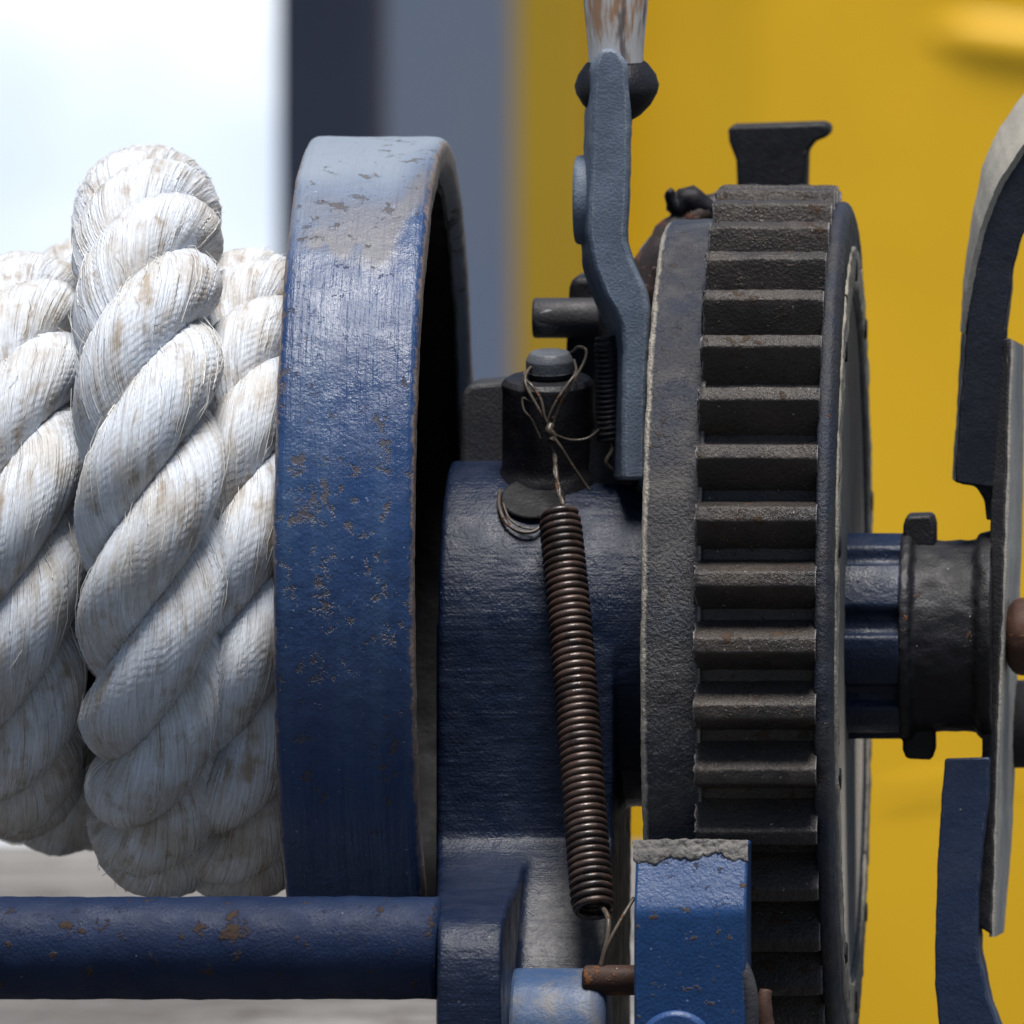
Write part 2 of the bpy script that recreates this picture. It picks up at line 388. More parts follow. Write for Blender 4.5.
m_navy = plain('navy_post_paint', (.018, .024, .05), (.025, .032, .06), 900, .5)
m_slate = plain('slate_blue_panel', (.17, .215, .31), (.15, .20, .34), 1500, .5)

# ---------------------------------------------------------------- the setting
def boxw(name, x0, x1, y0, y1, z0, z1, mat, parent=None, bev=0):
    V = [(x, y, z) for x in (x0, x1) for y in (y0, y1) for z in (z0, z1)]
    F = [(0, 1, 3, 2), (4, 6, 7, 5), (0, 4, 5, 1), (2, 3, 7, 6), (0, 2, 6, 4), (1, 5, 7, 3)]
    o = mesh_obj(name, V, F, mat, parent, smooth=bool(bev), sharp=35 if bev else None); fixn(o)
    return bevel(o, bev, 4) if bev else o
GZ = -3600
g = mesh_obj('ground', [(-200000, -60000, GZ), (200000, -60000, GZ), (200000, 400000, GZ), (-200000, 400000, GZ)], [(0, 1, 2, 3)], m_ground, smooth=False)
tag(g, kind='structure')
g = boxw('deck', -4200, 100, -260, 4600, -260, 0, m_deck, bev=14); tag(g, kind='structure')
g = boxw('quay', -4200, 95, -255, 4595, GZ+4, -264, m_ground); tag(g, kind='structure')

# background, far out of focus
t0 = 18000
r = thing('white_backdrop', 'added white roof glaring behind the rope at the left', 'backdrop', (X(0, t0), t0, GZ))  # added sloped surface, tilted so the sun turns it glaring white
x0, x1 = X(-900, t0), X(480, t0)
boxw('wall', x0, x1, t0+60, t0+6000, GZ, -1700, m_white, r)
V = [(x0, t0, -1690), (x1, t0, -1690), (x1, t0+6200, 3600), (x0, t0+6200, 3600)]; V += [(a, b+60, c-90) for a, b, c in V]
o = mesh_obj('backdrop_slope', V, [(0, 1, 2, 3), (7, 6, 5, 4), (0, 4, 5, 1), (1, 5, 6, 2), (2, 6, 7, 3), (3, 7, 4, 0)], m_white, r, smooth=False); fixn(o)
t0 = 17500
r = thing('grey_door', 'slate blue grey panel standing between the navy post and the yellow machine', 'panel', (X(450, t0), t0, GZ))
boxw('door_panel', X(330, t0), X(535, t0), t0, t0+400, GZ, Z(-600, t0), m_slate, r)
t0 = 9000
r = thing('navy_post', 'dark navy upright post out of focus behind the blue drum flange', 'post', (X(328, t0), t0, GZ))
o = boxw('post_shaft', X(277, t0), X(381, t0), t0, t0+150, GZ+40, Z(-500, t0), m_navy, r, bev=20)
boxw('base_plate', X(240, t0), X(418, t0), t0-60, t0+210, GZ, GZ+40, m_navy, r)
t0 = 15000
ym = thing('yellow_machine', 'big yellow painted machine body filling the background at the right', 'machine', (X(800, t0), t0, GZ))
# body: plan outline with a rounded left corner and a shallow vertical swelling
plan = [(X(502, t0), t0+1500), (X(506, t0), t0+700), (X(530, t0), t0+330), (X(600, t0), t0+130), (X(690, t0), t0+70), (X(740, t0), t0+20), (X(765, t0), t0),
        (X(795, t0), t0), (X(850, t0), t0+50), (X(1400, t0), t0+60), (X(1400, t0), t0+1500)]
zt = Z(-700, t0); n = len(plan)
V = [(a, b, GZ+300) for a, b in plan]+[(a, b, zt) for a, b in plan]
F = [(i, (i+1) % n, n+(i+1) % n, n+i) for i in range(n)]+[tuple(range(n))[::-1], tuple(range(n, 2*n))]
o = mesh_obj('body_panel', V, F, m_yellow, ym, sharp=80); fixn(o)
tube('grab_rail', [P(890, 18, t0+150), P(930, 30, t0+125), P(985, 40, t0+112), P(1060, 50, t0+112)], 75, m_yellow, ym, seg=14, sub=5)
tube('lower_pipe', [P(700, 1000, t0+150), P(820, 830, t0+135), P(905, 790, t0+122), P(1100, 770, t0+130)], 75, m_yellow, ym, seg=14, sub=5)
boxw('shade_panel', X(506, t0)+10, X(592, t0), t0+60, t0+140, GZ+300, zt, plain('shaded_yellow_paint', (.42, .26, .010), (.46, .29, .013), 1800, .5), ym, bev=20)  # added panel; darker yellow paints shade on the body's turned-away left side
boxw('skid', X(540, t0), X(1380, t0), t0+100, t0+1400, GZ, GZ+300, m_navy, ym)

# ---------------------------------------------------------------- rope
rope = thing('rope', 'thick white three strand rope with brown stains wound on the drum', 'rope', (X(110, 0), TA, 60))
RS, ORB, LAY = 36.5, 39.5, 340.0
fib_pts = []
def coil(pxs, pyc, ry, rz, phase, tc=TA, tilt=0, sup=2.0, k=1.0, label=None, spread=None, fuzz=True, name='coil'):
    """one turn of the rope round the drum, pxs: x in the picture for [front-middle, top, back, bottom]"""
    M = 3000; ph = np.linspace(-math.pi*1.0, math.pi*1.02, M+1)      # the ends meet at the back, out of sight
    c, s = np.cos(ph), np.sin(ph)      # ph=0 front, pi/2 top, pi back, 3pi/2 bottom
    cc = np.sign(c)*np.abs(c)**(2/sup); ss = np.sign(s)*np.abs(s)**(2/sup)
    y = tc-ry*cc; z = Z(pyc, tc)+rz*ss
    xs = np.interp(ph, [-math.pi, -math.pi/2, 0, math.pi/2, math.pi*1.02], [pxs[2], pxs[3], pxs[0], pxs[1], pxs[2]])
    ker = np.hanning(501); ker /= ker.sum(); xs = np.convolve(np.r_[np.full(300, xs[0]), xs, np.full(300, xs[-1])], ker, 'same')[300:300+M+1]
    x = (xs-VX)*(1+y/D)+(VX-512)
    Cp = np.stack([x, y, z], -1)
    sl = np.r_[0, np.cumsum(np.linalg.norm(np.diff(Cp, axis=0), axis=1))]; tot = sl[-1]
    n = int(tot/4.2); u = np.linspace(0, tot, n)
    Cp = np.stack([np.interp(u, sl, Cp[:, i]) for i in range(3)], -1)
    T = np.gradient(Cp, axis=0); T /= np.linalg.norm(T, axis=1)[:, None]
    Xa = np.array([1., 0, 0]); N = np.cross(T, Xa); N /= np.linalg.norm(N, axis=1)[:, None]; B = np.cross(T, N)
    lay = tot/round(tot/(LAY*k))
    root = bpy.data.objects.new(name, None); C.objects.link(root); root.parent = rope; root['_w'] = rope['_w']; root.empty_display_size = .01
    if label: root['label'] = label
    seg = 112
    for st in range(3):
        th = phase+2*math.pi*st/3+2*math.pi*u/lay
        wob = 1+.05*fbm(np.stack([u, u*0+st*50, u*0+pyc], -1), 120, 2)
        O = np.cos(th)[:, None]*N+np.sin(th)[:, None]*B
        Q = Cp+ORB*k*O*wob[:, None]
        Ts = np.gradient(Q, axis=0); Ts /= np.linalg.norm(Ts, axis=1)[:, None]
        n1 = O-Ts*(O*Ts).sum(1)[:, None]; n1 /= np.linalg.norm(n1, axis=1)[:, None]; b1 = np.cross(Ts, n1)
        al = np.linspace(-math.pi, math.pi, seg+1)            # duplicated seam on the hidden side
        rate = 2*math.pi*ORB/lay/RS*1.85
        yarn = al[None]*1.0+(-TW)*rate*u[:, None]             # constant along one yarn
        pp = np.stack([np.cos(yarn)*60, np.sin(yarn)*60, np.repeat(u[:, None]*.16, seg+1, 1)+st*77+pyc], -1).reshape(-1, 3)
        ns = fbm(pp, 9, 2).reshape(n, seg+1)
        ridge = np.abs(np.sin(yarn*9+.8*fbm(pp+9, 30, 1).reshape(n, seg+1)))
        rr = RS*k*(1+.035*ns+.050*ridge-.025)
        # strands press flat against each other near the rope core
        V = (Q[:, None]+rr[..., None]*(np.cos(al)[None, :, None]*n1[:, None]*1.0+np.sin(al)[None, :, None]*b1[:, None]*1.03))
        uvv = np.stack([yarn*RS, np.repeat(u[:, None], seg+1, 1)], -1).reshape(-1, 2)+np.array([st*500, pyc*3])
        Vf = V.reshape(-1, 3); m = seg+1
        i = np.arange(n-1)[:, None]; j = np.arange(seg)[None]
        F = np.stack([i*m+j, i*m+j+1, (i+1)*m+j+1, (i+1)*m+j], -1).reshape(-1, 4)
        o = mesh_obj('strand', Vf, F, m_rope, root, uv=uvv)
        if fuzz:
            for q in range(fuzz):
                i0 = rng.randint(5, n-25); j0 = rng.randint(seg//2-34, seg//2+35)
                if V[i0, j0, 1] > TA: continue
                ln = rng.randint(3, 9); lift = rng.uniform(1.0, 7)
                pts = []
                jj = j0
                for q2 in range(5):
                    fi = i0+q2*ln//2
                    jf = j0+TW*rate*(u[min(fi, n-1)]-u[i0])/(2*math.pi)*seg+q2*rng.uniform(-.9, .9)
                    jf = int(round(jf)); fi = min(fi, n-1); jf = max(0, min(seg, jf))
                    nn = V[fi, jf]-Q[fi]; nn /= np.linalg.norm(nn)
                    pts.append(V[fi, jf]+nn*(.4+lift*(q2/4)**1.7))
                fib_pts.append(pts)
    return root
TW = -1
coil([150, 146, 150, 166], 520, 398, 313, .3, sup=2.25, fuzz=520, label='raised middle turn, standing above the turns beside it')
coil([14, 28, 20, 10], 545, 300, 228, 1.6, sup=2.2, fuzz=260, label='turn at the left edge of the picture')
coil([246, 250, 250, 240], 574, 330, 262, 2.5, sup=2.25, fuzz=260, label='turn pressed against the blue flange')
coil([-138, -130, -130, -140], 560, 320, 240, .9, sup=2.2, fuzz=0)
coil([100, 100, 92, 70], 545, 150, 256, .1, tc=TA+230, sup=2.2, fuzz=0, label='slack turn showing behind the middle one')
coil([0, 10, 10, 8], 690, 60, 110, .4, tc=TA+520, fuzz=0, k=.75)
# loose fibres as one part
V = []; F = []
for pts in fib_pts:
    pts = np.array(pts); b0 = len(V); r0 = rng.uniform(.35, .75)
    T = pts[-1]-pts[0]; T /= np.linalg.norm(T)+1e-9; a1 = np.cross(T, [0, 1, 0]); a1 /= np.linalg.norm(a1)+1e-9; a2 = np.cross(T, a1)
    for q, p in enumerate(pts):
        r1 = r0*(1-.15*q)
        for kk in range(3): V.append(p+r1*(math.cos(kk*2.094)*a1+math.sin(kk*2.094)*a2))
    for q in range(len(pts)-1):
        for kk in range(3): F.append((b0+q*3+kk, b0+q*3+(kk+1) % 3, b0+q*3+3+(kk+1) % 3, b0+q*3+3+kk))
o = mesh_obj('loose_fibres', V, F, m_fibre, rope); o['kind'] = 'stuff'

# ---------------------------------------------------------------- drum with its flange
ZD = Z(560, TA); RD = 437.0; TF = TA-RD
XL, XR = X(272, TF), X(413, TF); XP = X(437, 285)
drum = thing('winch_drum', 'wide blue drum flange with brush marks and rust beside the rope', 'winch drum', ((XL+XR)/2, TA, ZD))
prof = fillet([(XL, 70), (XL, RD), (XR, RD), (XR, RD-33), (XR-14, RD-38)], [0, 13, 13, 8, 0], 6)
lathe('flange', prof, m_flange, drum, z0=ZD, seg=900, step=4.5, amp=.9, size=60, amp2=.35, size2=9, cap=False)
lathe('inner_face', fillet([(XR-15, RD-46), (XR-13, RD-37.5), (XR-16, RD-39), (XL+26, RD-48), (XL+20, 70)], [0, 0, 2, 20, 0], 5), m_iron_shade, drum, z0=ZD, seg=300, step=7, amp=1.2, size=30, amp2=.5, size2=8, cap=False)
lathe('core', [(XL-1300, 60), (XL-1300, 135), (XL+4, 135), (XL+4, 60)], m_darkblue, drum, z0=ZD, seg=96)

# ---------------------------------------------------------------- frame: bearing housing, pedestal, tie bar
frame = thing('winch_stand', 'dark blue cast bearing stand with a round tie bar, between drum flange and gear', 'winch stand', (X(520), 200, 0))
HR = X(655, 300)
def pz(pts): return [(t, Z(py, t)) for t, py in pts]
def shear(o, pxl):
    """cast draft: the left wall leans a little out of square"""
    org = np.array([v/S for v in o['_w']]); me = o.data; x_min = min(v.co.x for v in me.vertices)
    for v in me.vertices:
        if v.co.x < x_min+2*S: v.co.x = (X(pxl, v.co.y/S+org[1])-org[0])*S
pieces = []
prof = fillet([(XP, 40), (XP, 181), (XP+80, 181), (HR, 174), (HR, 40)], [0, 4, 20, 4, 0], 5)
pieces.append(lathe('bearing_housing', prof, m_darkblue, frame, seg=200, step=None))
body = pz([(470, 620), (291, 632), (287, 700), (284, 800), (276, 870), (262, 900)])
body = [tuple(p) for p in fillet(body, 30, 4)]+[(240, 0), (560, 0), (600, 500)]
o = prism_x('pedestal', body, XP, X(612, 270), m_darkblue, frame, bev=0); shear(o, 437); pieces.append(o)
side = fillet(pz([(345, 770), (286, 832), (266, 852), (190, 880), (20, 902), (-62, 922), (-88, 950), (-94, 985)]), 40, 5)
side = [tuple(p) for p in side]+[(-96, 0), (236, 0), (320, 480)]
o = prism_x('side_plate', side, XP, X(508, 0), m_darkblue, frame, bev=0); shear(o, 437.3); pieces.append(o)
side2 = pz([(310, 820), (266, 848), (225, 880), (180, 920), (145, 950), (125, 985)]); side2 = [tuple(p) for p in fillet(side2, 20, 4)]+[(120, 0), (236, 0), (262, 340)]
pieces.append(prism_x('foot', side2, X(480, 60), X(606, 160), m_darkblue, frame, bev=0))
V = []; F = []
for o in pieces:
    b0 = len(V); V += [tuple(v.co) for v in o.data.vertices]; F += [tuple(i+b0 for i in p.vertices) for p in o.data.polygons]
    bpy.data.objects.remove(o)
org = np.array([v/S for v in frame['_w']])
o = mesh_obj('stand_casting', np.array(V)/S+org, F, m_casting, frame)
m = o.modifiers.new('remesh', 'REMESH'); m.mode = 'VOXEL'; m.voxel_size = 3.4*S; m.use_smooth_shade = True
m = o.modifiers.new('smooth', 'SMOOTH'); m.factor = .5; m.iterations = 9
rough(o, 26, 2.2); rough(o, 8, .9)
def hubt(py, off=0):
    t = 400.0
    for _ in range(30): t = TA-math.sqrt(max(1, 181**2-(Z(py, t)-ZA)**2))
    return t-off
# rounded blue lug low on the foot
lug = fillet(pz([(135, 972), (90, 966), (40, 982), (10, 1030)]), 26, 5); lug = [tuple(p) for p in lug]+[(6, 0), (135, 0)]
prism_x('lug', lug, X(498, 40), X(606, 40), iron('blue_lug_paint', (.03, .065, .15), (.045, .08, .16), dust=(.12, .115, .11), rust_at=.7, rgh=(.45, .6), wear_at=.6), frame, bev=16)
# tie bar
tb = lathe('tie_bar', resample([(X(-700), 51), (X(439, -30), 51)], 7), m_bar, frame, y0=-30, z0=Z(948, -30), seg=80, amp=.7, size=22, amp2=.25, size2=7)
# small drilled hole with dark inside
lathe('grease_hole', [(0, 7), (2, 7)], m_black, frame, seg=6)
bpy.data.objects.remove(bpy.data.objects['grease_hole'])
# rib behind the boss
o = prism_y('rib', [(462, 392), (470, 384), (512, 380), (560, 384), (560, 500), (458, 500)], 470, 560, m_plate, frame, bev=6); rough(o, 20, 2)
# boss with pin: upright, leaning to the viewer
def vlathe(name, prof, mat, parent, base, tilt, seg=64, roll=0, amp=0):
    """prof (r, h) turned about an upright axis leaning towards the viewer by tilt degrees"""
    pr = np.array(prof, float); n = len(pr); th = np.linspace(0, 2*math.pi, seg, endpoint=False); a = math.radians(tilt); b = math.radians(roll)
    r = np.repeat(pr[:, 0][None], seg, 0); h = np.repeat(pr[:, 1][None], seg, 0); T = np.repeat(th[:, None], n, 1)
    x = r*np.cos(T); y = r*np.sin(T); z = h
    if amp:
        q = np.stack([x, y, z], -1).reshape(-1, 3); dd = (1+amp*fbm(q, 14)/30).reshape(x.shape); x = x*dd; y = y*dd
    y2 = y*math.cos(a)-z*math.sin(a); z2 = y*math.sin(a)+z*math.cos(a)
    x2 = x*math.cos(b)+z2*math.sin(b); z3 = -x*math.sin(b)+z2*math.cos(b)
    V = np.stack([x2+base[0], y2+base[1], z3+base[2]], -1).reshape(-1, 3)
    F = [(i*n+j, ((i+1) % seg)*n+j, ((i+1) % seg)*n+j+1, i*n+j+1) for i in range(seg) for j in range(n-1)]
    F += [tuple(i*n for i in range(seg))[::-1], tuple(i*n+n-1 for i in range(seg))]
    o = mesh_obj(name, V, F, mat, parent, sharp=40); fixn(o); return o
BT = 425
o = vlathe('pin_boss', resample(fillet([(64, -40), (54, -2), (48, 8), (47.5, 96), (43, 101), (2, 101)], [0, 8, 6, 1, 1, 0], 4), 5), m_black, frame, P(549, 474, BT), 9, amp=.5)
pin = vlathe('pin', fillet([(22, 60), (21.5, 101), (24, 104), (24, 121), (20, 127), (1, 128)], [0, 1, 1, 2, 1, 0], 2), m_black, frame, P(551, 474, BT), 9)
vlathe('pin_cap', fillet([(24.6, 108), (24.6, 120), (20, 128.5), (1, 129.5)], [0, 1, 2, 0], 2), m_pin, pin, P(551, 474, BT), 9)
o = prism_y('side_lump', [(585, 432), (600, 425), (618, 432), (636, 452), (640, 500), (580, 505)], 400, 470, m_black, frame, bev=8); rough(o, 16, 3)
# flat round seat under the boss
def disc(name, c, nrm, r, h, mat, parent, seg=48, bev=2):
    nrm = np.array(nrm, float); nrm /= np.linalg.norm(nrm); a = np.cross(nrm, [1, 0, 0.01]); a /= np.linalg.norm(a); b = np.cross(nrm, a)
    V = []; c = np.array(c, float)
    for hh in (0, h):
        for i in range(seg):
            t = 2*math.pi*i/seg; V.append(c+nrm*hh+r*(math.cos(t)*a+math.sin(t)*b))
    F = [(i, (i+1) % seg, seg+(i+1) % seg, seg+i) for i in range(seg)]+[tuple(range(seg))[::-1], tuple(range(seg, 2*seg))]
    o = mesh_obj(name, V, F, mat, parent, sharp=40); fixn(o); return bevel(o, bev, 2) if bev else o
disc('cast_seat', P(533, 500, hubt(500)), (0, -1, 1.45), 33, 4, m_iron_shade, frame, bev=2)
disc('plug_hole', P(530, 794, hubt(700)-3.5), (0, -1, .05), 7, 4, m_iron_shade, frame, bev=1)

# ---------------------------------------------------------------- gear wheel
gear = thing('gear_wheel', 'big dark greasy spur gear with worn bright tooth edges', 'gear', (X(750, 0), TA, ZA))
G0, G1, G2, G3, G4 = X(640, 42), X(698, 30), X(815, 20), X(826, 20), X(834, 60)
prof = fillet([(G0, 60), (G0, 429), (G1+2, 431), (G1+2, 60)], [0, 12, 2, 0], 6)
lathe('brake_ring', prof, m_ring, gear, seg=900, step=5, amp=.8, size=30, amp2=.55, size2=6)
prof = fillet([(G1, 60), (G1, 427), (G2+2, 427), (G2+2, 60)], [0, 2, 2, 0], 2)
lathe('tooth_rim', prof, m_gear, gear, seg=720, step=6, amp=.6, size=20, amp2=.5, size2=6)
prof = fillet([(G2-1, 60), (G2-1, 448), (G3, 450), (G3+6, 436), (G4, 412), (G4, 352), (G4-26, 346), (G4-30, 130), (G4-6, 122), (G4-6, 60)], [0, 5, 8, 6, 9, 6, 6, 6, 6, 0], 4)
lathe('shroud', prof, m_shroud, gear, seg=720, step=6, amp=.8, size=30, amp2=.45, size2=6)
# muddy face ring and bolts
prof = fillet([(G4-4, 356), (G4+2.5, 358), (G4+2.5, 402), (G4-4, 404)], [0, 2, 2, 0], 2)
lathe('face_ring', resample(prof, 5), m_dirty, gear, seg=500, amp=1.2, size=18, amp2=.6, size2=6)
for k in range(10):
    a_ = math.radians(18+36*k)
    y_, z_ = TA-378*math.cos(a_), ZA+378*math.sin(a_)
    hexv = []; 
    for xx in (G4-16, G4+5):
        for q in range(6): hexv.append((xx, y_+12*math.cos(q*math.pi/3+a_), z_+12*math.sin(q*math.pi/3+a_)))
    F = [(i, (i+1) % 6, 6+(i+1) % 6, 6+i) for i in range(6)]+[tuple(range(6))[::-1], tuple(range(6, 12))]
    o = mesh_obj('bolt', hexv, F, m_black, gear, sharp=30); fixn(o); bevel(o, 2, 2)
NTH = 44
def tooth(k):
    ang = math.radians(3.07)+2*math.pi*k/NTH
    nl = 46
    sec = fillet([(-28, -10), (-23.5, 2), (-15.5, 21), (-7.6, 37.5), (7.6, 37.5), (15.5, 21), (23.5, 2), (28, -10)], [0, 7, 10, 2.6, 2.6, 10, 7, 0], 3)
    sec = resample(sec, 3.4)        # (tangential, radial)
    m = len(sec); xs = np.linspace(G1-3.5, G2+1, nl); V = []
    jag = rng.uniform(-2.5, 2.5, m)
    for i, x in enumerate(xs):
        for j, (a, h) in enumerate(sec):
            e = 0; sc_ = 1.0
            if i <= 1:                 # chipped left end
                e = (jag[j]*.55 if i == 0 else jag[j]*.2); sc_ = .93 if i == 0 else .985
            if i >= nl-2: sc_ = .95 if i == nl-1 else .985
            hh = 428.5+(h if h < 6 else 6+(h-6)*sc_); aa = a*sc_
            ca, sa = math.cos(ang), math.sin(ang)
            V.append((x+e, TA-hh*ca+aa*sa, ZA+hh*sa+aa*ca))
    V = np.array(V)
    d = .75*fbm(V+k*3.1, 16, 3)+.55*fbm(V+300, 5, 2)
    # smear of paint and burrs near the left edge
    bur = np.exp(-((V[:, 0]-xs[0])/5)**2)*1.6*fbm(V+700, 5, 2)
    rad = np.stack([np.zeros(len(V)), V[:, 1]-TA, V[:, 2]-ZA], -1); rad /= np.linalg.norm(rad, axis=1)[:, None]
    V += rad*(d+bur)[:, None]; V[:, 0] += bur
    F = [(i*m+j, i*m+j+1, (i+1)*m+j+1, (i+1)*m+j) for i in range(nl-1) for j in range(m-1)]
    F += [tuple(range(m)), tuple(range((nl-1)*m, nl*m))[::-1]]
    o = mesh_obj('tooth', V, F, m_gear, gear, sharp=60); fixn(o)
for k in range(NTH): tooth(k)

# ---------------------------------------------------------------- coupling and hand wheel at the right
hw = thing('crank_wheel', 'navy crank wheel with curved arms and a long scuffed strap at the right edge', 'crank wheel', (X(1000, TA), TA, ZA))
# ridged nut
def ridged(name, x0, x1, rad, mat, parent, bev=3):
    prof = [(TA-r*math.cos(a), ZA+r*math.sin(a)) for a, r in rad]
    o = prism_x(name, prof, x0, x1, mat, parent, bev=bev); return o
rad = []
for q in range(8):
    a0 = q*math.pi/4+math.radians(40)
    for da, rr in ((-19, 104), (-3, 108), (9, 106), (12, 92), (22, 92)): rad.append((a0+math.radians(da), rr))
o = ridged('ridged_coupling', X(836, 370), X(901, 370), rad, m_darkblue, hw, bev=4); rough(o, 14, 2.5)
prof = fillet([(X(898, 370), 40), (X(898, 370), 108), (X(908, 370), 108), (X(912, 370), 99), (X(972, 370), 98), (X(978, 370), 106), (X(990, 370), 108), (X(990, 370), 40)], [0, 4, 4, 5, 8, 6, 3, 0], 4)
lathe('sleeve', prof, m_black, hw, seg=200, step=5, amp=1.2, size=18, amp2=.6, size2=6)
for tz in (1, -1):
    o = prism_y('dog', [(903, 636-tz*90), (904, 636-tz*112), (908, 636-tz*122), (933, 636-tz*123), (936, 636-tz*112), (936, 636-tz*90)], TA-26, TA+26, m_black, hw, bev=4, tref=TA)
    rough(o, 12, 4)
o = loft('upper_arm', [[(1070, 48), (1024, 97), (1000, 132), (985, 172), (975, 225), (966, 285), (960, 350), (956, 420), (952, 480)],
                   [(1070, 98), (1024, 147), (1002, 182), (987, 218), (977, 255), (970, 300), (964, 360), (959, 420), (955, 482)],
                   [(1075, 165), (1040, 198), (1022, 235), (1013, 270), (1008, 310), (1004, 350), (1004, 400), (1001, 440), (997, 488)],
                   [(1075, 160), (1040, 194), (1024, 230), (1015, 265), (1010, 308), (1006, 350), (1006, 400), (1002, 440), (998, 487)]],
         [560, 430, 430, 560], m_arm, hw, n=60, bev=2, amp=1.1, size=12)
# light on the outer edge painted as a pale strip a little proud of the arm
o = loft('lit_edge', [[(1070, 44), (1024, 93), (998, 129), (981, 170), (971, 224), (963, 284), (960, 330)],
                   [(1070, 96), (1023, 145), (999, 181), (984, 217), (974, 254), (967, 290), (961, 332)],
                   [(1074, 102), (1028, 151), (1005, 186), (990, 222), (980, 259), (973, 293), (965, 335)],
                   [(1074, 54), (1029, 103), (1005, 137), (989, 176), (979, 228), (970, 287), (964, 333)]],
         [566, 424, 432, 566], m_armtop, hw, n=60, bev=0, amp=.7, size=8)
loft('arm_root', [[(958, 470), (958, 484), (975, 486), (984, 500), (986, 520)], [(1000, 470), (1000, 486), (1000, 495), (1000, 505), (1000, 520)],
                  [(1004, 470), (1004, 486), (1004, 495), (1004, 505), (1004, 520)]], [440, 436, 540], m_arm, hw, n=20, bev=2)
loft('lower_arm', [[(945, 758), (941, 800), (938, 850), (936, 900), (935, 950), (936, 1000), (942, 1060)],
                   [(990, 757), (989, 800), (984, 838), (978, 900), (978, 950), (990, 1005), (1020, 1075)],
                   [(992, 757), (991, 800), (988, 838), (983, 900), (983, 950), (994, 1003), (1024, 1070)],
                   [(948, 760), (944, 800), (941, 850), (939, 900), (938, 950), (939, 1000), (945, 1060)]],
     [400, 392, 500, 500], iron('navy_blue_arm', (.020, .036, .085), (.028, .044, .09), rust_at=.72, rgh=(.42, .6), gb=.6, wear_at=.56, wear=(.33, .35, .38)), hw, n=60, bev=2.5, amp=.8, size=12)
loft('arm_root', [[(946, 758), (965, 757), (985, 757)], [(946, 775), (962, 790), (985, 830)], [(950, 775), (966, 790), (990, 830)]], [420, 430, 520], m_arm, hw, n=12, bev=2)
# strap plate: dark front edge and right face, its light put into a pale colour
A_ = [(1004, 338), (997, 420), (991, 500), (988, 580), (985, 660), (982, 740), (980, 830), (976, 925)]
B_ = [(1011, 338), (1008, 420), (1006, 500), (1003, 580), (1000, 660), (997, 740), (994, 840), (992, 935)]
C_ = [(1020, 346), (1020, 420), (1019, 500), (1017, 580), (1014, 660), (1012, 740), (1008, 840), (1000, 932)]
D_ = [(1014, 346), (1012, 420), (1010, 500), (1006, 580), (1004, 660), (1001, 740), (998, 840), (990, 925)]
loft('strap', [A_, B_, C_, D_], [430, 420, 640, 640], m_plate, hw, n=80, bev=2, amp=1.0, size=14)
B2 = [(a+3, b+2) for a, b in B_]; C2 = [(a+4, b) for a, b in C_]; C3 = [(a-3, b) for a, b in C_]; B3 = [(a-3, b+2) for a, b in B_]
loft('strap_face', [B3, B2, C2, C3], [424, 422, 636, 638], iron('lit_strap_face', (.60, .56, .50), (.42, .40, .37), rust_at=.66, rust=(.08, .06, .05), rgh=(.5, .75)), hw, n=80, bev=0, amp=.5, size=9)
lathe('axle_end', fillet([(X(1006, 430), 5), (X(1006, 430), 28), (X(1014, 430), 40), (X(1120, 430), 41), (X(1120, 430), 5)], [0, 4, 10, 2, 0], 5), m_rust, hw, seg=64, step=6, amp=.7, size=12)
tube('stub_pipe', [P(1013, 724, 640), P(1140, 724, 640)], 46, m_plate, hw, seg=32)

# ---------------------------------------------------------------- brake lever
lv = thing('brake_lever', 'upright grey blue cranked lever with a peeling white handle above it', 'lever', P(630, 480, 330))
loft('strap', [[(602, 48), (593, 62), (592, 120), (590, 180), (588, 232), (592, 262), (606, 296), (621, 322), (624, 350), (622, 420), (622, 480)],
               [(614, 48), (627, 62), (630, 110), (629, 180), (626, 240), (633, 264), (645, 288), (650, 312), (648, 360), (646, 420), (645, 480)],
               [(614, 50), (628, 64), (632, 110), (631, 180), (628, 240), (635, 264), (647, 288), (652, 312), (650, 360), (648, 420), (647, 480)],
               [(600, 50), (586, 64), (584, 120), (582, 180), (580, 232), (582, 268), (594, 304), (609, 334), (612, 356), (612, 420), (612, 480)]],
     [330, 330, 400, 400], m_lever, lv, n=70, bev=6, amp=.8, size=14)
V = []; 
col_o = vlathe('collar', [(3, -37), (12, -35), (24, -28), (35, -17), (42, -5), (43.5, 3), (40, 14), (32, 25), (20, 34), (8, 38), (2, 38.5)], m_black, lv, P(617, 88, 390), 4, amp=.8)
vlathe('handle', [(28, 0), (29, 20), (33, 60), (35, 200), (36, 420)], m_handle, lv, P(616, 62, 385), 2, seg=40, roll=0)
tube('pivot_washer', [P(575, 200, 400), P(594, 200, 400)], 46, m_lever, lv, seg=40)
bevel(bpy.data.objects['pivot_washer'], 5, 3)

# linkage behind the lever
lk = thing('brake_linkage', 'small black linkage of stub shaft and block half hidden behind the lever', 'linkage', P(575, 430, 600))
tube('stub_shaft', [P(533, 318, 560), P(600, 318, 560)], 21, m_plate, lk, seg=32); bevel(bpy.data.objects['stub_shaft'], 3, 2)
o = prism_y('link_block', [(569, 288), (572, 277), (600, 275), (618, 300), (622, 470), (560, 470), (566, 340)], 570, 660, m_black, lk, bev=8); rough(o, 20, 3)
tube('eye_bolt', [P(548, 322, 540), P(548, 322, 575)], 13, m_pin, lk, seg=20)

